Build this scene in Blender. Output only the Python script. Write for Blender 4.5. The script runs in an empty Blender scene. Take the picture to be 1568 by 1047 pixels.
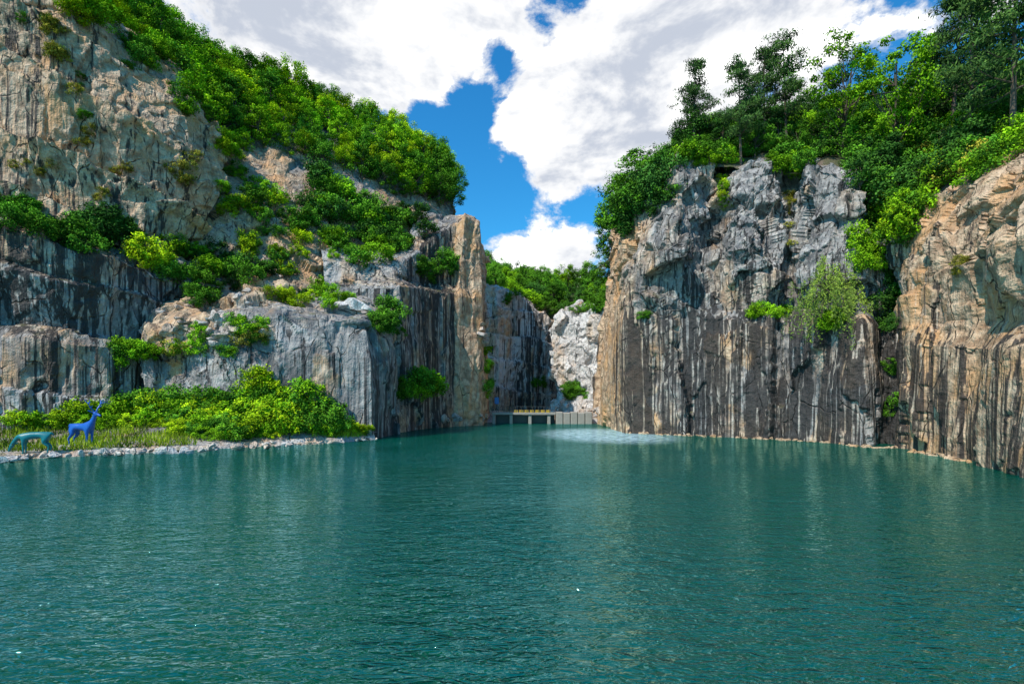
import bpy, math, random, bmesh
import numpy as np
from mathutils import Vector, Matrix, Euler
from mathutils.bvhtree import BVHTree
random.seed(5); rng=np.random.default_rng(7)
F=784.;HC=4.;CX=784.;CY=610.
def P(px,py,d): return ((px-CX)/F*d,d,HC+(CY-py)/F*d)
def Z(px,d,z): return ((px-CX)/F*d,d,z)
scene=bpy.context.scene
scene.view_settings.view_transform='Standard'
scene.view_settings.look='None'
# ---------------------------------------------------------------- noise
def h3(ix,iy,iz,s):
    n=(ix*374761393+iy*668265263+iz*1442695041+s*1274126177)&0xffffffff
    n=((n^(n>>13))*1274126177)&0xffffffff
    n=n^(n>>16)
    n=((n^(n>>11))*1103515245)&0xffffffff
    return (n^(n>>15))/4294967296.0
def vnoise(p,s):
    i=np.floor(p).astype(np.int64); f=p-i; f=f*f*(3-2*f)
    r=0
    for a in (0,1):
        for b in (0,1):
            for c in (0,1):
                w=(f[:,0] if a else 1-f[:,0])*(f[:,1] if b else 1-f[:,1])*(f[:,2] if c else 1-f[:,2])
                r=r+w*h3(i[:,0]+a,i[:,1]+b,i[:,2]+c,s)
    return r-0.5
def fbm(p,s,o=4):
    r=0;a=1.
    for k in range(o):
        r=r+a*vnoise(p*(2**k),s+k*13); a*=.5
    return r
def worley(p,s):
    b=np.floor(p).astype(np.int64)
    best=np.full(len(p),1e9); rr=np.zeros(len(p)); tl=np.zeros(len(p))
    for dx in (-1,0,1):
        for dy in (-1,0,1):
            for dz in (-1,0,1):
                cx=b[:,0]+dx;cy=b[:,1]+dy;cz=b[:,2]+dz
                c=np.stack([cx+h3(cx,cy,cz,s),cy+h3(cx,cy,cz,s+1),cz+h3(cx,cy,cz,s+2)],1)
                v=p-c; d=np.abs(v).max(1)*.6+np.sqrt((v*v).sum(1))*.4; m=d<best
                best[m]=d[m]; rr[m]=h3(cx,cy,cz,s+3)[m]
                t=(v[:,0]*(h3(cx,cy,cz,s+4)-.5)+v[:,1]*(h3(cx,cy,cz,s+5)-.5)+v[:,2]*(h3(cx,cy,cz,s+6)-.5))
                tl[m]=t[m]
    return rr-.5,tl
# ---------------------------------------------------------------- mesh helper
def mk_mesh(name,V,Q,mats,attr=None,matidx=None,attrname='tint'):
    me=bpy.data.meshes.new(name)
    V=np.asarray(V,dtype=np.float32);Q=np.asarray(Q,dtype=np.int32)
    me.vertices.add(len(V)); me.vertices.foreach_set('co',V.ravel())
    me.loops.add(Q.size); me.loops.foreach_set('vertex_index',Q.ravel())
    me.polygons.add(len(Q)); me.polygons.foreach_set('loop_start',np.arange(0,Q.size,Q.shape[1],dtype=np.int32))
    me.polygons.foreach_set('loop_total',np.full(len(Q),Q.shape[1],dtype=np.int32))
    for m in mats: me.materials.append(m)
    if matidx is not None: me.polygons.foreach_set('material_index',np.asarray(matidx,dtype=np.int32))
    if attr is not None:
        a=me.attributes.new(attrname,'FLOAT_COLOR','POINT'); a.data.foreach_set('color',np.asarray(attr,dtype=np.float32).ravel())
    me.update(calc_edges=True); me.shade_flat()
    return me
def add(name,me,parent=None,loc=None):
    o=bpy.data.objects.new(name,me); scene.collection.objects.link(o)
    if parent: o.parent=parent
    if loc: o.location=loc
    return o
def empty(name):
    e=bpy.data.objects.new(name,None); scene.collection.objects.link(e); return e
# ---------------------------------------------------------------- materials
class NT:
    def __init__(s,mat): s.t=mat.node_tree; s.n=s.t.nodes; s.l=s.t.links
    def new(s,typ,**k):
        n=s.n.new(typ)
        for a,b in k.items(): setattr(n,a,b)
        return n
    def put(s,sock,v):
        if isinstance(v,bpy.types.NodeSocket): s.l.new(v,sock)
        else: sock.default_value=v
    def math(s,op,a,b=0.,clamp=False):
        n=s.new('ShaderNodeMath',operation=op,use_clamp=clamp); s.put(n.inputs[0],a); s.put(n.inputs[1],b); return n.outputs[0]
    def mix(s,f,a,b,bt='MIX'):
        n=s.new('ShaderNodeMix',data_type='RGBA',blend_type=bt); s.put(n.inputs[0],f); s.put(n.inputs[6],a); s.put(n.inputs[7],b); return n.outputs[2]
    def noise(s,vec,scale,detail=4,rough=.55,dist=0.):
        n=s.new('ShaderNodeTexNoise'); s.put(n.inputs['Vector'],vec); n.inputs['Scale'].default_value=scale
        n.inputs['Detail'].default_value=detail; n.inputs['Roughness'].default_value=rough; n.inputs['Distortion'].default_value=dist; return n.outputs[0]
    def map(s,vec,sc,rot=(0,0,0),loc=(0,0,0)):
        n=s.new('ShaderNodeMapping'); s.put(n.inputs[0],vec); n.inputs['Scale'].default_value=sc; n.inputs['Rotation'].default_value=rot; n.inputs['Location'].default_value=loc; return n.outputs[0]
    def ramp(s,v,a,b,c=0.,d=1.,smooth=True):
        n=s.new('ShaderNodeMapRange'); n.interpolation_type='SMOOTHSTEP' if smooth else 'LINEAR'
        s.put(n.inputs[0],v); n.inputs[1].default_value=a;n.inputs[2].default_value=b;n.inputs[3].default_value=c;n.inputs[4].default_value=d; return n.outputs[0]
def newmat(name):
    m=bpy.data.materials.new(name); m.use_nodes=True
    b=m.node_tree.nodes['Principled BSDF']; return m,NT(m),b
def simple(name,col,rough=.7,bump=0.,sc=8.,var=.25):
    m,t,b=newmat(name); tc=t.new('ShaderNodeTexCoord').outputs['Object']
    n=t.noise(tc,sc,4)
    c=t.mix(n,(*[x*(1-var) for x in col],1),(*[min(1,x*(1+var)) for x in col],1))
    t.l.new(c,b.inputs['Base Color']); b.inputs['Roughness'].default_value=rough
    if bump:
        bn=t.new('ShaderNodeBump'); bn.inputs['Strength'].default_value=bump; bn.inputs['Distance'].default_value=.05; t.l.new(n,bn.inputs['Height']); t.l.new(bn.outputs[0],b.inputs['Normal'])
    return m
def rockmat(name):
    m,t,b=newmat(name)
    geo=t.new('ShaderNodeNewGeometry'); pos=geo.outputs['Position']
    at=t.new('ShaderNodeAttribute',attribute_name='tint'); sep=t.new('ShaderNodeSeparateColor'); t.l.new(at.outputs['Color'],sep.inputs[0])
    n1=t.noise(pos,.22,3,.6); n2=t.noise(pos,1.1,5,.62); n3=t.noise(pos,6.,3,.65)
    warm=sep.outputs[1]; dark=t.math('MULTIPLY',sep.outputs[2],t.ramp(n1,.32,.66,.80,1.14)); pale=at.outputs['Alpha']
    base=t.mix(t.ramp(n1,.38,.62),(.105,.10,.102,1),(.28,.262,.25,1))
    base=t.mix(t.ramp(n2,.46,.68,0,.7),base,(.48,.44,.405,1))
    base=t.mix(t.math('MULTIPLY',pale,t.ramp(n2,.3,.6,.5,.95)),base,(.74,.70,.67,1))
    wn=t.noise(t.map(pos,(.4,.4,.16)),1.,4,.6)
    wf=t.math('ADD',t.math('MULTIPLY',warm,.9),t.math('SUBTRACT',wn,.55)); wf=t.ramp(wf,.05,.5)
    wc=t.mix(t.ramp(n2,.3,.7),(.27,.16,.09,1),(.76,.54,.35,1))
    wc=t.mix(t.ramp(t.noise(pos,.3,3),.48,.62,0,.7),wc,(.68,.36,.15,1))
    base=t.mix(t.math('MULTIPLY',wf,.93),base,wc)
    s1=t.noise(t.map(pos,(.9,.9,.032)),1.,3,.68,.35)
    s2=t.noise(t.map(pos,(3.4,3.4,.055)),1.,3,.6,.2)
    st=t.math('ADD',t.math('MULTIPLY',s1,.62),t.math('MULTIPLY',s2,.38))
    th=t.math('ADD',t.math('SUBTRACT',st,.597),t.math('MULTIPLY',dark,.187))
    df=t.ramp(th,.0,.06)
    df=t.math('MULTIPLY',df,t.ramp(dark,0,.25,.15,.93))
    base=t.mix(df,base,t.mix(n2,(.010,.010,.012,1),(.045,.04,.038,1)))
    ls=t.ramp(t.noise(t.map(pos,(2.6,2.6,.05),loc=(9,4,2)),1.,3,.6,.2),.56,.65,0,.85)
    ls=t.math('MULTIPLY',ls,t.ramp(n2,.35,.6,.3,1.))
    base=t.mix(t.math('MULTIPLY',ls,t.ramp(dark,.1,.5)),base,t.mix(t.math('ADD',warm,.2),(.54,.52,.50,1),(.62,.47,.33,1)))
    vo=t.new('ShaderNodeTexVoronoi',feature='DISTANCE_TO_EDGE'); vv=t.new('ShaderNodeVectorMath',operation='ADD')
    nn=t.new('ShaderNodeTexNoise'); nn.inputs['Scale'].default_value=.8; nn.inputs['Detail'].default_value=3; t.l.new(pos,nn.inputs['Vector'])
    t.l.new(t.map(pos,(.38,.38,.17),rot=(.12,.25,.3)),vv.inputs[0]); sc=t.new('ShaderNodeVectorMath',operation='SCALE'); t.l.new(nn.outputs['Color'],sc.inputs[0]); sc.inputs['Scale'].default_value=.18; t.l.new(sc.outputs[0],vv.inputs[1])
    t.l.new(vv.outputs[0],vo.inputs['Vector']); vo.inputs['Scale'].default_value=1.
    cr=t.ramp(vo.outputs['Distance'],.0,.022,1,0)
    cr=t.math('MULTIPLY',cr,t.ramp(n2,.42,.58,.0,.9))
    base=t.mix(cr,base,(.02,.017,.015,1))
    base=t.mix(t.ramp(n3,.4,.72,.0,.5),base,t.mix(.5,base,(.03,.025,.02,1)))
    sn=t.new('ShaderNodeSeparateXYZ'); t.l.new(geo.outputs['Normal'],sn.inputs[0])
    mf=t.math('MULTIPLY',t.ramp(sn.outputs[2],.7,.93),t.ramp(n2,.47,.6))
    base=t.mix(t.math('MULTIPLY',mf,.75),base,t.mix(n3,(.05,.08,.02,1),(.16,.14,.05,1)))
    t.l.new(base,b.inputs['Base Color']); b.inputs['Roughness'].default_value=.7; b.inputs['Specular IOR Level'].default_value=.3
    hgt=t.math('ADD',t.math('MULTIPLY',n2,.9),t.math('MULTIPLY',n3,.22)); hgt=t.math('SUBTRACT',hgt,t.math('MULTIPLY',cr,.35)); hgt=t.math('ADD',hgt,t.math('MULTIPLY',s2,.55))
    bn=t.new('ShaderNodeBump'); bn.inputs['Strength'].default_value=1.; bn.inputs['Distance'].default_value=.42; t.l.new(hgt,bn.inputs['Height']); t.l.new(bn.outputs[0],b.inputs['Normal'])
    return m
rock=rockmat('granite')
def soilmat():
    m,t,b=newmat('hill_soil'); geo=t.new('ShaderNodeNewGeometry'); pos=geo.outputs['Position']
    n=t.noise(pos,.35,4,.6); n2=t.noise(pos,3.,5,.7)
    c=t.mix(t.ramp(n,.4,.6),(.045,.075,.015,1),(.11,.10,.05,1)); c=t.mix(t.ramp(n2,.5,.75,0,.8),c,(.03,.06,.012,1))
    sn=t.new('ShaderNodeSeparateXYZ'); t.l.new(geo.outputs['Normal'],sn.inputs[0])
    r=t.mix(n2,(.10,.07,.055,1),(.34,.26,.20,1))
    c=t.mix(t.ramp(sn.outputs[2],.75,.45),c,r)
    t.l.new(c,b.inputs['Base Color']); b.inputs['Roughness'].default_value=.95
    bn=t.new('ShaderNodeBump'); bn.inputs['Distance'].default_value=.4; t.l.new(n2,bn.inputs['Height']); t.l.new(bn.outputs[0],b.inputs['Normal'])
    return m
soil=soilmat()
def leafmat(name):
    m,t,b=newmat(name); t.n.remove(b); out=t.n['Material Output']
    at=t.new('ShaderNodeAttribute',attribute_name='tint'); sep=t.new('ShaderNodeSeparateColor'); t.l.new(at.outputs['Color'],sep.inputs[0])
    oi=t.new('ShaderNodeObjectInfo')
    c=t.mix(1.,oi.outputs['Color'],t.mix(sep.outputs[0],(.14,.25,.34,1),(2.6,2.35,1.25,1)),'MULTIPLY')  # low tint darkens and cools leaf colour: painted shadow inside the crowns
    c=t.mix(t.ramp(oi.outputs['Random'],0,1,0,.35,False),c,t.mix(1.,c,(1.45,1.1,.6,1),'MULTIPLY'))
    d=t.new('ShaderNodeBsdfDiffuse'); t.l.new(c,d.inputs[0])
    t.l.new(d.outputs[0],out.inputs[0]); return m
leaf=leafmat('leaves'); bark=simple('bark',(.10,.075,.055),.9,.5,12)
COL={'lime':(.21,.34,.016),'bright':(.12,.275,.017),'mid':(.058,.17,.024),'dark':(.030,.092,.027),'pine':(.045,.10,.045),'olive':(.18,.19,.045)}
# ---------------------------------------------------------------- terrain grids
BV=[];BQ=[];bcount=0
def blur(a):
    b=a.copy(); b[1:-1]=(a[:-2]+2*a[1:-1]+a[2:])/4; c=b.copy(); c[:,1:-1]=(b[:,:-2]+2*b[:,1:-1]+b[:,2:])/4; return c
def grid(name,rows,tints,step=.25,mat=rock,colt=None,amp=1.,blocks=1.,seed=1,led=None,col=1.,collide=True):
    global bcount
    C=np.array(rows,dtype=float); nr,nc,_=C.shape
    T=np.zeros((nr,nc,4))
    for i,tt in enumerate(tints): T[i,:,:]=tt
    if colt is not None:
        for j,tt in enumerate(colt): T[:,j,:]+=np.array(tt)
    T=np.clip(T,0,1.5)
    A=np.concatenate([C,T],2)
    def sub(A,lens):
        out=[]
        for j in range(A.shape[1]-1):
            n=max(1,int(lens[j]/step)); f=np.linspace(0,1,n,endpoint=False)[None,:,None]
            out.append(A[:,j:j+1]*(1-f)+A[:,j+1:j+2]*f)
        out.append(A[:,-1:]); return np.concatenate(out,1)
    lc=np.linalg.norm(np.diff(C,axis=1),axis=2).max(0); A=sub(A,lc)
    lr=np.linalg.norm(np.diff(C,axis=0),axis=2).max(1); A=sub(A.transpose(1,0,2),lr).transpose(1,0,2)
    X=A[:,:,:3]; du=np.gradient(X,axis=1); dv=np.gradient(X,axis=0)
    N=np.cross(du,dv); N/=np.linalg.norm(N,axis=2,keepdims=True)+1e-9
    toc=np.array([0,0,HC])-X
    flip=(N*toc).sum()<0
    if flip: N=-N
    for _ in range(4): N=blur(N)
    N/=np.linalg.norm(N,axis=2,keepdims=True)+1e-9
    nv,nu=X.shape[:2]; p=X.reshape(-1,3); n=N.reshape(-1,3); t=A[:,:,3:].reshape(-1,4).copy()
    if amp>0:
        rg=t[:,0].copy()
        ca,sa=math.cos(.3),math.sin(.3)
        jit=np.stack([fbm(p*1.3,seed+52,2),fbm(p*1.3,seed+62,2),fbm(p*1.3,seed+72,2)],1)
        q=np.stack([p[:,0]*ca+p[:,2]*sa,p[:,1],-p[:,0]*sa+p[:,2]*ca],1)
        q=q+np.stack([fbm(q*.35,seed+50,2),fbm(q*.35,seed+60,2),fbm(q*.35,seed+70,2)],1)*.3+jit*.28
        b=blocks
        r1,t1=worley(q/np.array([4.8,4.8,5.6])/b,seed); r2,t2=worley(q/np.array([2.1,2.1,2.4])/b,seed+20); r3,t3=worley(q/np.array([.9,.9,.9])/b,seed+40)
        d=rg*(2.6*r1+4.2*t1+1.0*r2+1.9*t2+.2*r3+.45*t3)*b
        pj=p+jit*np.array([.22,.22,1.5])
        w0,v0=worley(pj/np.array([5.5,5.5,30.]),seed+89); w1,v1=worley(pj/np.array([2.3,2.3,15.]),seed+90); w2,v2=worley(pj/np.array([.9,.9,7.]),seed+91)
        fl=1-np.clip(rg,0,1)
        d+=fl*col*(1.6*w0+1.0*v0+.75*w1+.75*v1+.18*w2+.22*v2)
        d+=fbm(p*.12,seed+7,3)*.8+fbm(p*1.1,seed+8,3)*.08
        if led:
            la,lp,ls=led; c=(p[:,2]+ls*p[:,0])/lp+fbm(p*.1,seed+5,2)*.35+jit[:,0]*.06; k=np.floor(c).astype(np.int64); f=c-k
            seg=np.floor(p[:,0]*.16+jit[:,1]*.08+h3(k,k*0,k*0,seed)*7).astype(np.int64)
            d+=la*(f**1.5-.5)*(.35+h3(k,seg,k*0,seed+3)*1.1)
            t[:,3]+=.5*(h3(k,seg,k*0,seed+4)>.62); t[:,1]+=.3*(h3(k,seg,k*0,seed+6)>.5)
        D=d.reshape(nv,nu); FL=(.4+.6*np.clip(fl*1.5-.6,0,1)).reshape(nv,nu); d2=(D*(1-FL)+blur(D)*FL).ravel()
        p=p+n*(d2*amp)[:,None]
        if mat is rock:
            t[:,3]+=np.clip(rg,0,1)*np.where(r2>.2,.45,0)*(r1>-.2); t[:,1]+=.25*(r1>.25)
            t[:,2]+=.3*w0*fl; t[:,1]+=fl*.3*w1
            t=np.clip(t,0,1.3)
    idx=np.arange(nv*nu).reshape(nv,nu)
    Q=np.stack([idx[:-1,:-1],idx[:-1,1:],idx[1:,1:],idx[1:,:-1]],2).reshape(-1,4)
    if flip: Q=Q[:,::-1]
    me=mk_mesh(name,p,Q,[mat],t); o=add(name,me)
    if collide: BV.append(p); BQ.append(Q+bcount); bcount+=len(p)
    return p.reshape(nv,nu,3)
# rows top->bottom. tint=(rough,warm,streak,pale)
G={}
G['hill']=grid('hillside',[
 [P(-500,-200,150),P(0,40,150),P(150,120,150),P(300,200,150),P(450,250,150),P(600,300,150),P(700,360,150)],
 [P(-500,-450,75),P(0,-190,78),P(150,-40,82),P(300,98,85),P(450,155,88),P(600,212,92),P(690,270,98)],
 [P(-500,-150,62),P(0,0,66),P(150,80,68),P(300,170,72),P(450,240,78),P(600,285,85),P(694,322,93)],
 [P(-500,100,56),P(0,180,60),P(150,230,62),P(300,280,64),P(450,335,69),P(560,370,75),P(690,365,88)],
 [P(-500,330,50),P(0,350,55),P(150,380,56),P(300,410,58),P(450,445,61),P(560,460,68),P(700,420,86)],
 [Z(-500,48,-1),Z(0,54,-1),Z(150,56,-1),Z(300,57,-1),Z(450,60,-1),Z(560,67,-1),Z(700,84,-1)]],
 [(0,0,0,0),(0,0,0,0),(.2,.3,.1,0),(.6,.6,.2,0),(.8,.5,.3,0),(.5,.3,.3,0)],step=.5,mat=rock,seed=3,amp=.6)
grid('upper_cliff',[
 [P(-500,-330,60),P(0,-90,66),P(120,0,67),P(215,75,69),P(290,130,70),P(365,235,70)],
 [P(-500,-330,48),P(0,-60,55),P(110,-5,57),P(205,92,60),P(282,150,62),P(352,242,65)],
 [P(-500,0,43),P(0,120,51.5),P(110,150,53.5),P(190,190,55),P(258,240,57.5),P(335,300,61)],
 [P(-500,200,42),P(0,240,50),P(90,260,51.5),P(170,280,53.5),P(250,330,56),P(310,360,60)],
 [P(-500,345,41),P(0,340,49),P(90,350,50),P(170,378,52),P(245,395,54),P(290,410,58)]],
 [(.3,.5,.1,.2),(.45,.8,.2,.3),(.25,1.1,.3,.1),(.15,1.0,.35,.2),(.2,.8,.4,.1)],step=.2,seed=11,amp=.66,led=(3.2,6.5,.5),colt=[(0,.2,0,0),(0,.2,0,0),(0,.1,0,0),(0,-.15,0,.1),(.1,-.2,0,.1),(.2,.0,0,.2)])
grid('quarry_wall',[
 [P(-500,325,42),P(0,335,50),P(120,345,53),P(250,390,56),P(340,420,60)],
 [P(-500,330,34),P(0,354,44),P(120,390,46),P(250,412,51),P(340,432,56)],
 [P(-500,500,34),P(0,500,44),P(120,505,46),P(250,520,51),P(340,520,56)],
 [P(-500,520,33),P(0,520,42.8),P(120,530,44.8),P(250,540,50),P(340,540,55)],
 [Z(-500,32.5,-.5),Z(0,42.5,-.5),Z(120,44.5,-.5),Z(250,49,-.5),Z(340,54,-.5)]],
 [(.3,.1,.2,0),(.2,.08,.84,0),(.2,.05,.80,.05),(.12,.0,.68,.15),(.12,0,.66,.1)],step=.19,seed=21,amp=.8,led=(.9,5,.25))
grid('granite_block',[
 [P(215,455,57),P(330,450,58),P(430,450,58),P(500,450,60),P(565,450,62),P(612,440,64)],
 [P(225,525,49),P(330,488,48.5),P(430,482,48.5),P(500,484,49),P(562,490,50.5),P(600,530,55)],
 [P(222,560,48),P(330,560,47),P(425,540,47.5),P(500,545,48.5),P(566,550,50),P(606,560,56)],
 [Z(215,46,-1),Z(330,45,-1),Z(425,47,-1),Z(500,48.2,-1),Z(568,50,-1),Z(606,57,-1)]],
 [(.8,.3,0,.2),(.7,.25,.1,.1),(.4,.0,.35,.0),(.3,.0,.5,.0)],step=.17,seed=31,amp=.65,
 colt=[(.5,.1,0,.1),(.5,.1,0,.1),(-.1,0,0,.0),(-.35,-.1,.05,.0),(-.35,-.1,.15,.0),(-.2,0,.3,0)])
grid('gorge_wall',[
 [P(490,370,70),P(600,380,76),P(650,330,84),P(695,325,86),P(712,322,86),P(728,330,88),P(740,400,98)],
 [P(495,398,62),P(600,418,65),P(650,378,74),P(697,345,78),P(712,332,77),P(730,342,79),P(738,430,92)],
 [P(497,430,61),P(600,430,64),P(650,432,74),P(694,440,77),P(703,440,75),P(734,440,77.5),P(741,480,91)],
 [P(497,440,60),P(600,440,60),P(650,445,68.5),P(692,450,73.5),P(702,455,74),P(735,455,77),P(742,500,90)],
 [Z(500,58,-1),Z(600,58,-1),Z(650,66.5,-1),Z(694,73.5,-1),Z(703,73.5,-1),Z(740,76.5,-1),Z(748,90,-1)]],
 [(.4,.2,.3,.1),(.25,.1,.55,.1),(.25,.2,.65,.05),(.12,.25,.78,.0),(.08,.3,.78,.0)],step=.19,seed=41,amp=.7,
 colt=[(.1,-.1,-.35,.2),(0,-.1,-.25,.2),(0,0,.1,0),(0,.1,0,0),(-.05,.6,-.5,.15),(-.05,.6,-.55,.15),(.2,.2,-.2,.1)])
grid('far_wall',[
 [P(690,440,150),P(760,440,140),P(800,455,135),P(835,490,135),P(860,500,135),P(940,510,130)],
 [P(722,435,110),P(760,445,109),P(800,455,114),P(832,488,116),P(852,500,118),P(930,510,120)],
 [P(722,560,108),P(765,560,107),P(795,560,113),P(832,560,115),P(852,560,117),P(930,560,119)],
 [Z(722,108,0),Z(765,107,0),Z(795,113,0),Z(832,115,0),Z(852,117,0),Z(930,119,0)]],
 [(.4,.1,0,.3),(.25,.0,.5,.5),(.15,.0,.6,.4),(.15,.0,.7,.3)],step=.3,seed=51,amp=.7,
 colt=[(.4,.2,-.4,.4),(.2,.1,-.35,.45),(0,0,.1,0),(0,0,.1,0),(0,0,.1,0),(0,0,0,0)],led=(1.5,6,.1))
grid('rubble_wall',[
 [P(852,505,116),P(866,470,115),P(900,468,114),P(950,462,112)],
 [P(848,520,106),P(862,480,105),P(900,476,103),P(950,470,98)],
 [P(846,570,104),P(860,560,102),P(905,560,100),P(945,560,95)],
 [Z(842,100,.5),Z(862,98,.5),Z(905,95,.5),Z(940,90,.5)]],
 [(.8,.0,.2,.7),(.9,0,.2,.9),(1,0,.2,.9),(.9,.0,.2,.7)],step=.22,seed=61,amp=1.,blocks=.75)
G['far']=grid('far_hill',[
 [P(450,560,320),P(730,560,320),P(800,560,320),P(870,560,320),P(950,560,320),P(1200,560,320)],
 [P(450,400,190),P(730,418,175),P(800,436,168),P(870,440,165),P(950,446,160),P(1200,430,150)],
 [P(600,500,130),P(730,460,128),P(800,480,128),P(870,500,128),P(950,500,128),P(1100,500,120)],
 [Z(600,122,0),Z(730,122,0),Z(800,122,0),Z(870,122,0),Z(950,122,0),Z(1100,118,0)]],
 [(0,0,0,0)]*4,step=1.,mat=soil,seed=71,amp=.8)
grid('quarry_cliff',[
 [P(1010,340,125),P(960,340,95),P(975,300,80),P(1000,268,72),P(1050,228,70),P(1100,225,68),P(1130,230,66),P(1190,225,64),P(1215,225,63),P(1250,222,61),P(1325,250,55),P(1350,260,55),P(1390,280,52),P(1420,280,49),P(1500,240,44),P(1590,200,38),P(1820,100,31)],
 [P(990,350,120),P(946,350,84),P(957,332,68),P(985,300,61),P(1045,242,58.5),P(1098,262,61),P(1135,262,57),P(1190,252,55.5),P(1212,262,57.5),P(1240,245,52.5),P(1312,285,48),P(1347,305,49),P(1383,330,46.5),P(1402,330,43),P(1480,285,37.5),P(1575,245,31.5),P(1800,150,25)],
 [P(975,430,118),P(933,430,84),P(948,420,67),P(972,390,58.5),P(1040,370,53.0),P(1092,370,58.5),P(1122,380,52),P(1185,385,52),P(1210,390,55),P(1235,390,50.5),P(1312,390,46.5),P(1346,410,47.8),P(1383,420,45.8),P(1394,410,41),P(1475,390,34.5),P(1560,370,28.5),P(1800,330,22)],
 [P(970,490,118),P(923,490,84),P(941,478,67),P(960,470,59.5),P(1045,474,55.5),P(1095,474,55.5),P(1125,475,54.5),P(1185,476,54),P(1212,476,53.5),P(1238,478,51.5),P(1318,482,46),P(1346,490,47),P(1383,500,45.2),P(1392,500,40.6),P(1478,490,35.5),P(1568,490,29.5),P(1800,500,22.5)],
 [P(968,510,118),P(921,508,84),P(938,500,67),P(958,494,59.5),P(1045,488,56),P(1095,488,54.5),P(1125,488,53.2),P(1185,488,51.2),P(1212,488,50.2),P(1240,490,48.8),P(1318,500,44.3),P(1345,505,46.5),P(1383,520,44.6),P(1391,530,40),P(1480,530,33.6),P(1568,540,27.8),P(1800,540,21)],
 [Z(960,118,-1),Z(912,84,-1),Z(936,67,-1),Z(962,59.5,-1),Z(1045,56,-1),Z(1095,54.3,-1),Z(1125,53,-1),Z(1185,50.5,-1),Z(1212,49.3,-1),Z(1240,48,-1),Z(1326,42.9,-1),Z(1345,45.5,-1),Z(1380,43.8,-1),Z(1389,39.5,-1),Z(1480,33,-1),Z(1568,27,-1),Z(1800,20,-1)]],
 [(.4,.1,.1,.1),(.85,.15,.38,.15),(.95,.12,.52,.0),(.5,.08,.68,.0),(.1,.18,.93,.0),(.05,.26,.95,0)],step=.17,seed=81,amp=.8,
 colt=[(-.3,.5,-.2,.1),(-.3,.7,-.7,.1),(-.3,.65,-.7,.1),(-.2,.25,-.15,0),(0,0,0,0),(0,0,.0,0),(0,0,0,.1),(0,0,0,.1),(0,0,.0,0),(-.2,0,0,0),(-.4,-.1,-.15,.1),(0,-.2,.1,0),(0,-.2,.1,0),(-.4,.5,-.15,0),(-.3,.55,-.28,0),(-.2,.55,-.32,0),(0,.5,-.25,0)])
G['rt']=grid('clifftop_terrace',[
 [P(900,420,170),P(1000,360,170),P(1100,330,170),P(1250,320,160),P(1400,300,150),P(1568,280,130),P(1850,250,100)],
 [P(945,400,130),P(1010,270,110),P(1100,215,100),P(1250,190,95),P(1400,170,88),P(1568,140,80),P(1850,50,65)],
 [P(965,350,86),P(990,290,76),P(1060,232,66),P(1250,226,60),P(1400,270,50),P(1568,215,41),P(1850,110,31)],
 [P(985,365,84),P(1005,315,70),P(1070,262,60),P(1250,262,54),P(1400,345,45),P(1568,270,34),P(1850,170,26)]],
 [(0,0,0,0)]*4,step=.8,mat=soil,seed=91,amp=.5)
G['pen']=grid('grass_bank',[
 [P(-500,650,42),P(0,655,44),P(120,653,46),P(280,640,47),P(400,630,48),P(500,635,49),P(580,660,52)],
 [Z(-500,30,.8),Z(0,37.5,.7),Z(110,39.5,.8),Z(280,42,1.),Z(400,45,1.2),Z(500,47,1.2),Z(572,50.3,.6)],
 [Z(-500,28,.5),Z(0,33.6,.4),Z(100,35.6,.4),Z(280,39.7,.45),Z(400,43,.45),Z(500,46,.5),Z(574,50,.4)],
 [Z(-500,27,-.8),Z(0,32.2,-.8),Z(100,34.2,-.8),Z(280,38.6,-.8),Z(400,41.8,-.8),Z(500,45,-.8),Z(578,49,-.8)]],
 [(0,.3,0,.2),(0,.3,0,.3),(.2,.3,0,.7),(.2,.2,.2,.5)],step=.3,seed=95,amp=.2,col=.2)
grid('gorge_floor',[
 [Z(700,125,1.4),Z(800,125,1.4),Z(960,125,1.4)],
 [Z(720,88,1.3),Z(800,85,1.3),Z(930,84,1.2)],
 [Z(715,84,-.8),Z(800,83,-.8),Z(925,80,-.8)]],[(.2,.3,0,.4)]*3,step=.4,seed=97,amp=.3,col=.3)
bvh=BVHTree.FromPolygons(np.concatenate(BV).tolist(),np.concatenate(BQ).tolist())
def hit(px,py):
    d=Vector(((px-CX)/F,1,(CY-py)/F)).normalized()
    l,n,i,t=bvh.ray_cast(Vector((0,0,HC)),d,400); return l,n
def drop(x,y):
    l,n,i,t=bvh.ray_cast(Vector((x,y,120)),Vector((0,0,-1)),200); return l
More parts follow.
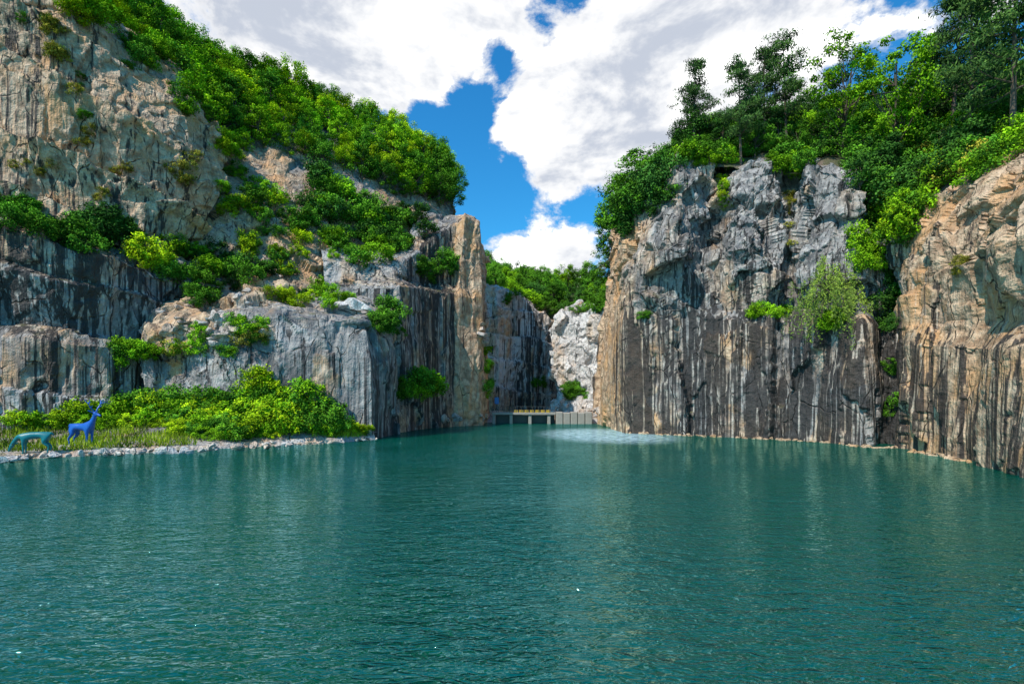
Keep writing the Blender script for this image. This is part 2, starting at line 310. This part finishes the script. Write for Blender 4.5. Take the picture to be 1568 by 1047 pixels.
# ---------------------------------------------------------------- big ground, water
me=mk_mesh('ground',[(-2500,-2500,-3),(2500,-2500,-3),(2500,2500,-3),(-2500,2500,-3)],[[0,1,2,3]],[soil]); add('ground',me)
def watermat():
    m,t,b=newmat('lake_water'); t.n.remove(b); out=t.n['Material Output']; pos=t.new('ShaderNodeNewGeometry').outputs['Position']
    n=t.noise(pos,.05,2)
    base=t.mix(n,(.0,.045,.028,1),(.0,.086,.055,1))
    sx=t.new('ShaderNodeSeparateXYZ'); t.l.new(pos,sx.inputs[0])
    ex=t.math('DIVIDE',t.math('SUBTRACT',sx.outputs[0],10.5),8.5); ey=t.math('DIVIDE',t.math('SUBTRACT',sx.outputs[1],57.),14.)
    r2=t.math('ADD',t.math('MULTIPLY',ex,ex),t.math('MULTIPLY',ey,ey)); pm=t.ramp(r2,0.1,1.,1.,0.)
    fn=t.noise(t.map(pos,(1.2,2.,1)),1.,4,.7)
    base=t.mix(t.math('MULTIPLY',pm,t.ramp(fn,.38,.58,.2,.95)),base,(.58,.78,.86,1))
    def ridge(v): return t.math('SUBTRACT',1.,t.math('ABSOLUTE',t.math('MULTIPLY',t.math('SUBTRACT',v,.5),3.)))
    a=t.noise(t.map(pos,(.9,2.0,1),rot=(0,0,.12)),1.,1,.5,.5); c=t.noise(t.map(pos,(2.6,5.5,1),rot=(0,0,-.22)),1.,2,.55,.5)
    gust=t.ramp(t.noise(t.map(pos,(.07,.11,1)),1.,2),.35,.65,.55,1.35)
    h=t.math('ADD',t.math('MULTIPLY',a,.9),t.math('MULTIPLY',ridge(c),.30)); h=t.math('MULTIPLY',h,gust)
    bn=t.new('ShaderNodeBump'); bn.inputs['Strength'].default_value=1.; bn.inputs['Distance'].default_value=.19; t.l.new(h,bn.inputs['Height'])
    df=t.new('ShaderNodeBsdfDiffuse'); t.l.new(base,df.inputs[0]); t.l.new(bn.outputs[0],df.inputs['Normal'])
    gl=t.new('ShaderNodeBsdfGlossy'); gl.inputs[0].default_value=(.5,.95,1.,1); gl.inputs['Roughness'].default_value=.02; t.l.new(bn.outputs[0],gl.inputs['Normal'])
    fr=t.new('ShaderNodeFresnel'); fr.inputs[0].default_value=2.0; t.l.new(bn.outputs[0],fr.inputs['Normal'])
    mx=t.new('ShaderNodeMixShader'); t.l.new(fr.outputs[0],mx.inputs[0]); t.l.new(df.outputs[0],mx.inputs[1]); t.l.new(gl.outputs[0],mx.inputs[2])
    t.l.new(mx.outputs[0],out.inputs[0])
    return m
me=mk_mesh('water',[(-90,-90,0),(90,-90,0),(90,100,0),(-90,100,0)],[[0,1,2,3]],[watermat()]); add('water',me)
# ---------------------------------------------------------------- vegetation builders
def tube(V,Q,pts,rad,ns=6):
    base=sum(len(v) for v in V)
    pts=[np.array(p,float) for p in pts]; out=[]
    for i,p in enumerate(pts):
        d=pts[min(i+1,len(pts)-1)]-pts[max(i-1,0)]; d/=np.linalg.norm(d)+1e-9
        a=np.cross(d,[.3,.9,.1]); a/=np.linalg.norm(a)+1e-9; b=np.cross(d,a)
        for k in range(ns):
            an=2*math.pi*k/ns; out.append(p+rad[i]*(a*math.cos(an)+b*math.sin(an)))
    V.append(np.array(out)); q=[]
    for i in range(len(pts)-1):
        for k in range(ns):
            k2=(k+1)%ns; q.append([base+i*ns+k,base+i*ns+k2,base+(i+1)*ns+k2,base+(i+1)*ns+k])
    Q.append(np.array(q))
def leaves(cent,nrm,size,asp,r):
    n=len(cent); a=r.normal(size=(n,3)); a-=nrm*(a*nrm).sum(1,keepdims=True); a/=np.linalg.norm(a,axis=1,keepdims=True)+1e-9
    b=np.cross(nrm,a); s=(size*r.uniform(.6,1.3,n))[:,None]
    v=np.stack([cent-a*s,cent+b*s*asp,cent+a*s,cent-b*s*asp],1).reshape(-1,3)
    return v,np.arange(n*4).reshape(n,4)
def finish(name,V,Q,lc,ln,ls,asp,tone,r):
    nb=sum(len(v) for v in V); nq=sum(len(q) for q in Q)
    lv,lq=leaves(lc,ln,ls,asp,r)
    V=V+[lv];Q=Q+[lq+nb]
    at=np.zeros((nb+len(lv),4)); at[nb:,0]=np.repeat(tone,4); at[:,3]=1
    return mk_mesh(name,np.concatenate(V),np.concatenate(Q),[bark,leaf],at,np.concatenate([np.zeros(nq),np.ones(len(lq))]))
def unit(v): return v/(np.linalg.norm(v,axis=-1,keepdims=True)+1e-9)
def decid(name,seed,H=6,R=2.6,tf=.25,nc=40,nl=120,ls=.15,cr=.3,flat=.75,trunk=.14):
    r=np.random.default_rng(seed); V=[];Q=[]
    bend=r.normal(size=2)*.06*H
    tp=[(bend[0]*s*s,bend[1]*s*s,H*.8*s-.4*(s==0)) for s in (0,.25,.5,.75,1)]
    tube(V,Q,tp,[trunk,trunk*.8,trunk*.6,trunk*.4,trunk*.15])
    u=unit(r.normal(size=(nc,3))); rad=r.uniform(.25,1,nc)**.55
    lob=1+.25*np.sin(u[:,0]*3+seed)+.2*np.sin(u[:,1]*4+seed*2)
    zc=H*(1+tf)/2; zr=H*(1-tf)/2
    C=np.stack([u[:,0]*R*rad*lob+bend[0]*.6,u[:,1]*R*rad*lob+bend[1]*.6,zc+u[:,2]*zr*rad],1)
    for k in range(0,nc,2 if nc>20 else 1):
        s=r.uniform(.3,.8); st=np.array([bend[0]*s*s,bend[1]*s*s,H*.8*s])
        if st[2]>C[k,2]: st=np.array([bend[0]*.06,bend[1]*.06,H*.2])
        md=(st+C[k])/2+r.normal(size=3)*.15+np.array([0,0,-.1])
        tube(V,Q,[st,md,C[k]],[trunk*.35,trunk*.22,trunk*.06],4)
    crad=R*cr*r.uniform(.6,1.35,nc)
    k=np.repeat(np.arange(nc),nl); n=len(k)
    d=unit(r.normal(size=(n,3))); rr=r.uniform(0,1,n)**.4
    off=d*(rr*crad[k])[:,None]; off[:,2]*=flat
    lc=C[k]+off+r.normal(size=(n,3))*.06
    ln=unit(d*.6+np.array([-.2,-.3,.8])+r.normal(size=(n,3))*.65)
    ct=r.uniform(0,1,nc); tone=np.clip(ct[k]*.5+.4*(d[:,2]*.5+.5)+r.uniform(-.15,.3,n),0,1)  # clump tops lighter, undersides darker: shading put into leaf colour, plus random variation
    return finish(name,V,Q,lc,ln,ls,.55,tone,r)
def pine(name,seed,H=9,R=3,tf=.3,ls=.16,nl=170,tiers=14,trunk=.16):
    r=np.random.default_rng(seed);V=[];Q=[]
    bx,by=r.normal(size=2)*.05*H
    def tr(s): return np.array([bx*s*s,by*s,H*s])
    tube(V,Q,[tr(s)-np.array([0,0,.4*(s==0)]) for s in np.linspace(0,1,7)],list(np.linspace(trunk,.03,7)))
    lc=[];ln=[];tn=[]
    for i in range(tiers):
        s=tf+(1-tf)*(i+r.uniform(-.3,.3))/tiers; L=R*(1-((s-tf)/(1-tf))**1.6*.75)*r.uniform(.55,1.1)
        for j in range(r.integers(2,5)):
            a=r.uniform(0,6.28); Lj=L*r.uniform(.6,1.1); st=tr(min(s,.98)); dirv=np.array([math.cos(a),math.sin(a),r.uniform(-.05,.3)]); e=st+dirv*Lj
            md=(st+e)/2+np.array([0,0,-.12]); tube(V,Q,[st,md,e],[trunk*.3,trunk*.18,.015],4)
            for q in range(3):
                c=st+(e-st)*(.5+.25*q)+r.normal(size=3)*[.25,.25,.08]; n=nl//3; d=unit(r.normal(size=(n,3)))
                lc.append(c+d*(r.uniform(0,1,n)**.5)[:,None]*np.array([.65,.65,.24])*R/3*1.1); ln.append(unit(d+r.normal(size=(n,3))*.8)); tn.append(np.clip(r.uniform(0,.6)+d[:,2]*.3+r.uniform(0,.3,n),0,1))  # needle tone also lighter on tuft tops, shading put into the colour
    return finish(name,V,Q,np.concatenate(lc),np.concatenate(ln),ls,.22,np.concatenate(tn),r)
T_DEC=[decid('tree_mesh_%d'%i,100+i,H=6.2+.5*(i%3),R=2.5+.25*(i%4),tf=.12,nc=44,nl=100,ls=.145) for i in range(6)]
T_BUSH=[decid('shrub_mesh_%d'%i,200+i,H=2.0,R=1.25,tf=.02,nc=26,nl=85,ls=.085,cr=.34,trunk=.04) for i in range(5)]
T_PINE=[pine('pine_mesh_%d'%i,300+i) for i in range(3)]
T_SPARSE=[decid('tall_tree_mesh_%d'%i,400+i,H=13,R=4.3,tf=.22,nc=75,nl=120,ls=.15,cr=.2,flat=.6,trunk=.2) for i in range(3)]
def inst(me,parent,loc,s,col,name,sz=None,tilt=.08):
    o=add(name,me,parent); o.location=loc; o.rotation_euler=(random.uniform(-tilt,tilt),random.uniform(-tilt,tilt),random.uniform(-.9,.9))
    zz=s*(sz or random.uniform(.85,1.2)); o.scale=(s*random.uniform(.9,1.1),s*random.uniform(.9,1.1),zz)
    j=random.uniform(.65,1.3); o.color=(col[0]*j,col[1]*j,col[2]*j,1); return o
def scatter(parent,X,vr,ur,spacing,kinds,cols,smin,smax,lname,maxn=800,filt=None):
    nv,nu=X.shape[:2]; pts=X[int(vr[0]*nv):int(vr[1]*nv),int(ur[0]*nu):int(ur[1]*nu)].reshape(-1,3)
    idx=np.random.default_rng(3).permutation(len(pts)); kept=[]; cell={}
    for i in idx:
        p=pts[i]; k=(int(p[0]//spacing),int(p[1]//spacing),int(p[2]//spacing)); ok=True
        for a in (-1,0,1):
            for b in (-1,0,1):
                for c in (-1,0,1):
                    for q in cell.get((k[0]+a,k[1]+b,k[2]+c),()):
                        if ((q-p)**2).sum()<spacing**2: ok=False
        if ok and (filt is None or filt(p)):
            cell.setdefault(k,[]).append(p); kept.append(p)
            if len(kept)>=maxn: break
    for p in kept:
        c=cols(p) if callable(cols) else cols
        inst(random.choice(kinds),parent,(p[0],p[1],p[2]-.3),random.uniform(smin,smax),COL[random.choice(c)],lname)
    return len(kept)
def pix(p): return (CX+F*p[0]/p[1],CY-F*(p[2]-HC)/p[1])
f1=empty('hillside_forest')
def onhill(p):
    x,y=pix(p)
    if p[1]>105: return False
    lim=np.interp(x,[-500,0,100,200,260,300,370,450,520,600,700],[-200,-40,10,85,140,205,290,330,335,335,335])
    return y<lim
def hcol(p):
    if p[2]>44 or p[0]<-32: return ['lime','bright','bright','mid']
    if p[2]>36: return ['bright','mid','mid','lime']
    return ['mid','mid','dark','bright']
print('hill',scatter(f1,G['hill'],(0,.75),(0,1),2.5,T_DEC,hcol,.55,1.05,'forest_tree',900,onhill))
f2=empty('distant_forest')
print('far',scatter(f2,G['far'],(.2,.9),(0,1),4.2,T_DEC,['mid','mid','dark','bright'],.9,1.3,'forest_tree',400,lambda p:p[1]<200))
f3=empty('clifftop_forest')
print('rt',scatter(f3,G['rt'],(.3,.97),(0,1),3.1,T_DEC,['mid','dark','bright','mid','dark','dark'],.5,.85,'forest_tree',500,lambda p:p[1]<125))
f4=empty('cliff_shrubs')
def shrubs(cx,cy,rx,ry,n,s,cols,par=f4,tree=False):
    for i in range(n):
        a=random.uniform(0,6.28); q=math.sqrt(random.random()); l,nn=hit(cx+rx*q*math.cos(a),cy+ry*q*math.sin(a))
        if l is None: continue
        inst(random.choice(T_DEC if tree else T_BUSH),par,(l.x,l.y,l.z-.35*s),s*random.uniform(.55,1.2),COL[random.choice(cols)],'shrub')
for a in [(150,365,60,22,16,1.4,['mid','dark']),(60,352,60,12,9,1.,['mid']),(235,402,35,12,8,1.1,['lime']),(290,405,50,35,16,1.3,['mid','bright','dark']),(375,300,60,40,18,1.2,['lime','bright','mid']),
 (360,425,60,18,12,1.1,['mid','dark']),(480,460,65,14,14,1.,['lime','bright']),(420,395,50,40,12,1.,['mid','lime']),(560,385,60,25,16,1.4,['mid','bright']),(655,415,38,15,10,1.2,['mid']),
 (478,320,35,50,12,1.6,['mid','dark']),(595,500,22,20,9,1.1,['mid']),(320,455,40,15,8,1.,['mid']),(200,552,28,16,7,1.1,['mid','bright']),(260,545,30,15,5,.8,['olive','bright']),
 (350,520,70,30,18,.75,['mid','olive','bright']),(540,340,60,40,20,1.5,['mid','bright']),(645,602,42,8,14,1.4,['mid','bright']),(20,330,30,12,5,1.2,['mid']),(600,350,60,40,20,1.7,['mid','dark']),
 (130,215,25,12,4,.6,['olive']),(80,95,20,15,4,.8,['olive']),(45,260,40,10,5,.5,['olive']),(180,260,20,10,4,.5,['olive']),(280,260,20,30,6,.8,['olive']),(150,300,30,6,4,.5,['olive']),
 (130,150,20,40,6,.6,['mid','olive']),(430,350,40,20,8,1.0,['mid']),(140,20,45,22,22,1.3,['bright','mid','lime']),(215,85,40,25,16,1.1,['bright','mid']),(300,160,30,20,12,1.1,['bright','mid']),(350,235,25,25,12,1.2,['bright','lime']),(70,40,40,15,6,.7,['olive','mid']),
 (1005,300,35,30,16,1.6,['mid','dark']),(965,335,15,25,14,1.9,['mid','dark']),(1100,240,60,15,14,1.3,['mid','bright']),(1210,235,60,12,12,1.4,['mid','dark']),(1215,258,35,10,14,1.1,['mid','bright']),(1345,285,35,35,18,1.5,['mid','dark']),
 (1375,345,35,35,20,1.3,['bright','lime','mid']),(1330,390,25,25,8,1.0,['bright']),(1450,270,60,25,20,1.2,['bright','olive','mid']),(1540,225,40,22,14,1.0,['mid','bright']),(1106,300,10,25,7,.6,['lime','bright']),(1210,330,8,50,5,.5,['olive']),
 (1175,483,35,5,9,.7,['bright']),(1362,480,14,50,12,.9,['dark','mid']),(1280,495,25,10,7,.8,['bright']),(1500,410,40,30,3,.5,['olive']),(990,490,10,5,2,.5,['mid']),(1365,600,12,40,5,.6,['mid']),
 (882,605,18,8,9,1.3,['mid']),(745,585,6,25,8,1.0,['bright','mid']),(828,590,15,6,6,.9,['mid']),(748,540,8,10,4,.8,['bright']),(790,460,40,6,9,1.1,['mid']),(890,475,35,5,8,1.3,['mid'])]:
    shrubs(*a)
f5=empty('lakeside_bushes')
for a in [(60,652,60,5,12,.7,['bright','lime']),(170,648,55,12,26,1.0,['lime','bright']),(250,635,60,18,28,1.05,['lime','bright','mid']),(330,640,60,25,36,1.15,['lime','bright','mid','mid']),(430,638,60,25,38,1.2,['lime','bright','mid']),(400,600,28,8,8,1.1,['lime']),(340,665,80,8,22,1.,['lime','bright','mid']),(480,655,35,12,18,1.,['bright','mid']),(540,660,25,5,8,.5,['lime'])]:
    shrubs(*a,par=f5)
def ctree(name,me,px,py,d,s,col,sz=None,fix=False):
    x=(px-CX)/F*d; l=None if fix else drop(x,d); z=l.z if l else HC+(CY-py)/F*d
    return inst(me,None,(x,d,z-.4),s,COL[col],name,sz,.03)
ctree('pine_tree',T_PINE[0],1062,200,64,1.1,'pine',1.25);ctree('pine_tree',T_PINE[1],1135,220,58.5,1.1,'pine',1.25);ctree('pine_tree',T_PINE[2],1205,220,60,1.3,'pine',1.15)
ctree('pine_tree',T_PINE[0],1170,220,61,1.15,'pine',1.2);ctree('pine_tree',T_PINE[1],1490,210,44,1.45,'pine',1.15);ctree('pine_tree',T_PINE[2],1550,200,38,1.4,'pine',1.15);ctree('pine_tree',T_PINE[0],1455,210,52,1.5,'pine',1.2)
ctree('deciduous_tree',T_SPARSE[0],1290,220,56,.95,'bright',1.05);ctree('deciduous_tree',T_SPARSE[1],1370,220,52,1.0,'bright',1.1);ctree('deciduous_tree',T_SPARSE[2],1420,220,56,.9,'mid')
for px,d,s,k in ((955,80,1.25,3),(975,72,1.2,0),(962,74,1.,2)): ctree('deciduous_tree',T_DEC[k],px,350,d,s,'mid')
for px,py,d,s,k in ((938,395,83,1.15,1),(942,365,82,1.2,4),(932,430,84.5,.8,5)): ctree('deciduous_tree',T_DEC[k],px,py,d,s,'mid',None,True)
def willow(name):
    r=np.random.default_rng(9);V=[];Q=[];lc=[];tn=[]
    tube(V,Q,[(0,0,-.5),(0,-.3,1.5),(.2,-.7,3.2),(0,-.9,4.8)],[.16,.13,.08,.03])
    for i in range(110):
        a=r.uniform(0,6.28); R=r.uniform(.2,3.6); z=5.2-R*.8+r.uniform(-2.2,.6); top=np.array([R*math.cos(a),-.9+R*math.sin(a)*.6,z])
        if i%3==0: tube(V,Q,[(0,-.6,2.6),((top[0])*.5,top[1]*.6-.3,z*.9+.4),top],[.05,.035,.012],4)
        L=r.uniform(1.,4.8); n=int(L*26); s=np.linspace(0,1,n)
        q=top+np.stack([np.sin(s*3+i)*.15+s*.5*math.cos(a),s*.2*math.sin(a),-s*L*.9+.5*np.sin(s*3)],1)+r.normal(size=(n,3))*.12; lc.append(q); tn.append(np.clip(r.uniform(0,.6)+r.uniform(0,.3,n),0,1))
    lc=np.concatenate(lc); nn=unit(r.normal(size=lc.shape)*[1,1,.4])
    return finish(name,V,Q,lc,nn,.12,.3,np.concatenate(tn),r)
l,_=hit(1255,488)
w=add('willow_tree',willow('willow'),None,(l.x,l.y-.3,l.z)); w.color=(.16,.25,.07,1)
# ---------------------------------------------------------------- grass on the bank
gr=np.random.default_rng(12); gv=[];gt=[]
for i in range(16000):
    px=gr.uniform(-200,300) if i%5 else gr.uniform(500,570); py=gr.uniform(645,692)
    l,nn=hit(px,py)
    if l is None or l.z<.36 or nn.z<.5 or (l.y>47 and px<400): continue
    k=vnoise(np.array([[l.x*.5,l.y*.5,0.]]),4)[0]
    if k<-.3: continue
    h=gr.uniform(.15,.5)*(1+k); a=gr.uniform(0,6.28); wx,wy=.035*math.cos(a),.035*math.sin(a); lx,ly=gr.normal(size=2)*.14
    gv+= [(l.x-wx,l.y-wy,l.z-.05),(l.x+wx,l.y+wy,l.z-.05),(l.x+lx+wx*.2,l.y+ly+wy*.2,l.z+h),(l.x+lx-wx*.2,l.y+ly-wy*.2,l.z+h)]; gt+=[np.clip(.4+k+gr.uniform(-.3,.3),0,1)]*4
at=np.zeros((len(gv),4)); at[:,0]=gt; g=add('grass',mk_mesh('grass',gv,np.arange(len(gv)).reshape(-1,4),[leaf],at)); g.color=(.16,.25,.03,1)
# ---------------------------------------------------------------- boulders
def boulders(name,spots,tint,sd=3):
    r=np.random.default_rng(sd); V=[];Fc=[];n0=0
    bm=bmesh.new(); bmesh.ops.create_icosphere(bm,subdivisions=3,radius=1.); bm.verts.ensure_lookup_table()
    bv=np.array([v.co[:] for v in bm.verts]); bf=np.array([[v.index for v in f.verts] for f in bm.faces]); bm.free()
    for (x,y,z,s) in spots:
        v=bv.copy()
        for k in range(12):
            n=unit(r.normal(size=3)); c=r.uniform(.35,.7); dd=v@n; m=dd>c; v[m]-=np.outer(dd[m]-c,n)
        v=v*r.uniform(.6,1.3,3)*[1,1,.75]*s*1.15; a=r.uniform(0,6.28); ca,sa=math.cos(a),math.sin(a)
        v=np.stack([v[:,0]*ca-v[:,1]*sa,v[:,0]*sa+v[:,1]*ca,v[:,2]],1)+[x,y,z]
        V.append(v);Fc.append(bf+n0);n0+=len(v)
    V=np.concatenate(V); at=np.tile(np.array(tint,float),(len(V),1)); add(name,mk_mesh(name,V,np.concatenate(Fc),[rock],at))
sp=[]
pr=[(-300,718),(0,703),(100,694),(200,692),(280,689),(400,682),(500,675),(578,670)]
for i in range(480):
    px=random.uniform(-250,578); py=np.interp(px,[q[0] for q in pr],[q[1] for q in pr])-random.uniform(-3,9); d=F*(HC-.15)/(py-CY); sp.append(((px-CX)/F*d,d,.18,random.uniform(.12,.32)*(1+2.*random.random()**5)))
boulders('shore_rocks',sp,(0,.3,0,.9))
sp=[]
for cx,cy,rx,ry,n,s0,s1 in [(330,505,95,25,26,.3,1.),(290,490,60,25,14,.2,.7),(400,440,60,30,30,.2,.7),(640,400,30,5,5,.3,.6),(740,500,6,25,8,.5,1.2),(690,640,14,6,8,.4,.8),(742,636,8,6,8,.3,.7),(905,630,14,8,14,.4,1.),(470,455,40,8,10,.3,.7)]:
    for i in range(n):
        a=random.uniform(0,6.28);q=math.sqrt(random.random()); l,nn=hit(cx+rx*q*math.cos(a),cy+ry*q*math.sin(a))
        if l: sp.append((l.x,l.y,l.z-.1,random.uniform(s0,s1)))
boulders('fallen_boulders',sp,(0,.35,.0,.6),5)
l,_=hit(543,478); boulders('white_boulder',[(l.x,l.y,l.z+.9,1.5),(l.x-1.5,l.y-.2,l.z+.6,1.),(l.x+1.3,l.y,l.z+.4,.8)],(0,0,0,1.3),11)
sp=[]
for i in range(120):
    px=random.uniform(965,1500); d=np.interp(px,[960,1045,1160,1270,1330,1385,1390,1480,1568],[59.5,56,51.5,46.5,42.5,42,39.5,33,27])-random.uniform(.3,1.2); sp.append(((px-CX)/F*d,d,0,random.uniform(.12,.38)))
boulders('waterline_rocks',sp,(0,.9,.1,.0),7)
# ---------------------------------------------------------------- deer statues
def skinobj(name,vs,es,rad,mat,root=0):
    me=bpy.data.meshes.new(name); me.from_pydata(vs,es,[]); o=bpy.data.objects.new(name,me); scene.collection.objects.link(o)
    m=o.modifiers.new('s','SKIN'); m.use_smooth_shade=True
    for i,v in enumerate(me.skin_vertices[0].data): v.radius=(rad[i],rad[i]); v.use_root=(i==root)
    s=o.modifiers.new('d','SUBSURF'); s.levels=2; s.render_levels=2
    dg=bpy.context.evaluated_depsgraph_get(); m2=bpy.data.meshes.new_from_object(o.evaluated_get(dg)); o.modifiers.clear(); o.data=m2; m2.materials.clear(); m2.materials.append(mat)
    for p in m2.polygons: p.use_smooth=True
    return o
def deer(name,mat,graze=False):
    vs=[];es=[];rd=[]
    def c(pts,start=None):
        prev=start
        for (x,y,z,r) in pts:
            vs.append((x,y,z));rd.append(r)
            if prev is not None: es.append((prev,len(vs)-1))
            prev=len(vs)-1
        return prev
    c([(-.52,0,1.02,.21),(-.1,0,.99,.20),(.36,0,1.0,.24)])
    c([(-.74,0,1.12,.05),(-.82,0,.98,.04)],0)
    if not graze:
        h=c([(.60,0,1.24,.15),(.72,0,1.48,.10),(.82,0,1.70,.10)],2); c([(.98,0,1.64,.065),(1.12,0,1.58,.045)],h)
    else:
        h=c([(.64,0,.98,.15),(.84,0,.72,.10),(.98,0,.45,.10)],2); c([(1.05,0,.28,.065),(1.10,0,.14,.045)],h)
    for s in (-1,1):
        hx,hz=vs[h][0],vs[h][2]
        c([(hx-.08,s*.1,hz+.07,.03),(hx-.14,s*.2,hz+.13,.04),(hx-.17,s*.29,hz+.17,.014)],h)
        c([(.42,s*.14,.78,.11),(.44,s*.14,.48,.055),(.43,s*.14,.10,.036),(.47,s*.14,.02,.045)],2)
        c([(-.52,s*.15,.78,.15),(-.42,s*.15,.62,.10),(-.68,s*.15,.38,.05),(-.62,s*.15,.09,.034),(-.58,s*.15,.02,.045)],0)
        if not graze:
            b=c([(hx-.03,s*.06,hz+.12,.032),(hx-.1,s*.2,hz+.3,.03),(hx-.06,s*.34,hz+.52,.026),(hx+.05,s*.36,hz+.74,.015)],h)
            c([(hx+.1,s*.26,hz+.42,.016)],b-2); c([(hx+.14,s*.42,hz+.62,.016)],b-1); c([(hx-.2,s*.44,hz+.72,.016)],b-1)
    return skinobj(name,vs,es,rd,mat)
blue=simple('blue_paint',(.01,.10,.42),.35,.2,30); teal=simple('teal_paint',(.0,.16,.18),.4,.2,30)
def seat(o,px,d,s,rz):
    x=(px-CX)/F*d; l=drop(x,d); o.location=(x,d,(l.z if l else .8)-.03); o.scale=(s,)*3; o.rotation_euler=(0,0,rz)
seat(deer('deer_statue',blue),126,37.2,1.38,-.15)
seat(deer('deer_statue',teal,True),53,34.6,1.25,math.pi+.35)
# ---------------------------------------------------------------- weir bridge
conc=simple('concrete',(.28,.26,.23),.85,.4,3); steel=simple('dark_steel',(.05,.05,.05),.5); yel=simple('yellow_paint',(.6,.38,.02),.5); bl=simple('sign_blue',(.03,.16,.45),.5)
br=empty('footbridge')
def box(name,x0,x1,y0,y1,z0,z1,mat,parent):
    me=bpy.data.meshes.new(name); bm=bmesh.new(); bmesh.ops.create_cube(bm,size=1)
    for v in bm.verts: v.co=Vector(((x0+x1)/2+v.co.x*(x1-x0),(y0+y1)/2+v.co.y*(y1-y0),(z0+z1)/2+v.co.z*(z1-z0)))
    bmesh.ops.bevel(bm,geom=bm.edges[:],offset=min(x1-x0,y1-y0,z1-z0)*.12,segments=1,affect='EDGES'); bm.to_mesh(me); bm.free(); me.materials.append(mat); return add(name,me,parent)
box('deck',-3.2,6.9,80.6,82.4,1.45,1.8,conc,br); box('under_deck_shade',-3.2,6.9,82.7,83.1,-.5,1.4,steel,br)  # dark panel behind the piers stands in for shade under the deck
for i,x in enumerate((-3.1,-.4,2.6,5.6)): box('pier_%d'%i,x,x+.5,80.8,82.2,-.6,1.44,conc,br)
for i in range(12): box('post_%d'%i,-3.1+i*.9,-3.03+i*.9,80.66,80.73,1.8,2.75,steel,br)
for i,z in enumerate((2.2,2.7)): box('rail_%d'%i,-3.2,6.9,80.74,80.79,z,z+.05,steel,br)
for i in range(7): box('planter_%d'%i,.3+i*.85,.95+i*.85,80.9,81.3,1.81,2.15,yel,br)
wl=empty('retaining_wall')
for i in range(5): box('block_%d'%i,6.95+i*1.15,8.05+i*1.15,80.4,82.5,-.5,1.9-.12*(i%2),conc,wl)
sg=empty('sign_post'); box('post',-2.55,-2.45,84,84.1,1.2,4.4,steel,sg); box('panel',-2.85,-2.15,83.94,83.99,3.1,4.2,bl,sg)
# ---------------------------------------------------------------- world
def dirv(px,py): return tuple(Vector(((px-CX)/F,1,(CY-py)/F)).normalized())
SD=Vector((-.44,-.48,.76)).normalized()
w=bpy.data.worlds.new('World'); scene.world=w; w.use_nodes=True; t=NT(w); bg=t.n['Background']
sky=t.new('ShaderNodeTexSky',sky_type='NISHITA'); sky.sun_disc=False; sky.sun_elevation=math.asin(SD.z); sky.sun_rotation=math.atan2(SD.x,SD.y); sky.air_density=1.2; sky.dust_density=.3; sky.ozone_density=3.
hs=t.new('ShaderNodeHueSaturation'); hs.inputs['Saturation'].default_value=1.25; hs.inputs['Value'].default_value=2.; t.l.new(sky.outputs[0],hs.inputs['Color'])
skyc=t.mix(1.,hs.outputs[0],(.3,.94,1.1,1),'MULTIPLY')
dr=t.new('ShaderNodeTexCoord').outputs['Generated']
n1=t.noise(t.map(dr,(1,1,1.5)),5.,9,.64,.15)
val=n1
sx=t.new('ShaderNodeSeparateXYZ'); t.l.new(dr,sx.inputs[0])
val=t.math('ADD',val,t.ramp(sx.outputs[1],.35,-.1,0.,-.14))
def bump(px,py,deg,amp):
    global val
    v=t.new('ShaderNodeVectorMath',operation='DOT_PRODUCT'); t.l.new(dr,v.inputs[0]); v.inputs[1].default_value=dirv(px,py)
    r=t.ramp(v.outputs['Value'],math.cos(math.radians(deg)),1.,0,amp); val=t.math('ADD',val,r)
for b in [(420,0,12,.17),(520,60,10,.17),(620,90,9,.18),(720,50,8,.12),(960,40,14,.2),(1130,40,12,.18),(830,160,10,.2),(910,220,7,.17),(810,385,10,.17),
          (600,225,7,-.2),(720,290,8,-.27),(830,300,6,-.15),(855,0,4,-.24),(800,75,4,-.24),(740,120,4.5,-.24),(690,175,5,-.22),(900,320,3,-.1),(450,135,6,-.12)]: bump(*b)
mask=t.ramp(val,.51,.62)
n2=t.noise(t.map(dr,(1,1,1.9),loc=(.05,0,.09)),5.,6,.6,.2)
cc=t.mix(t.ramp(n2,.38,.52),(6.6,7.2,8.4,1),(11.5,11.6,11.8,1))
cc=t.mix(t.ramp(n2,.50,.60),cc,(34.,34.,34.,1))
cc=t.mix(t.ramp(val,.56,.68,1,.0),cc,(11.5,11.5,11.6,1))
t.l.new(t.mix(mask,skyc,cc),bg.inputs['Color']); bg.inputs['Strength'].default_value=.087
sun=bpy.data.lights.new('sun','SUN'); sun.energy=5.; sun.angle=math.radians(.5); sun.color=(1,.94,.83); so=bpy.data.objects.new('sun',sun); scene.collection.objects.link(so); so.rotation_euler=SD.to_track_quat('Z','Y').to_euler()
# ---------------------------------------------------------------- camera
cam=bpy.data.cameras.new('camera'); cam.lens=18; cam.sensor_width=36; cam.shift_y=86.5/1568; cam.clip_end=6000; co=bpy.data.objects.new('camera',cam); scene.collection.objects.link(co); co.location=(0,0,HC); co.rotation_euler=(math.radians(90),0,0); scene.camera=co
print('objs',len(bpy.data.objects))
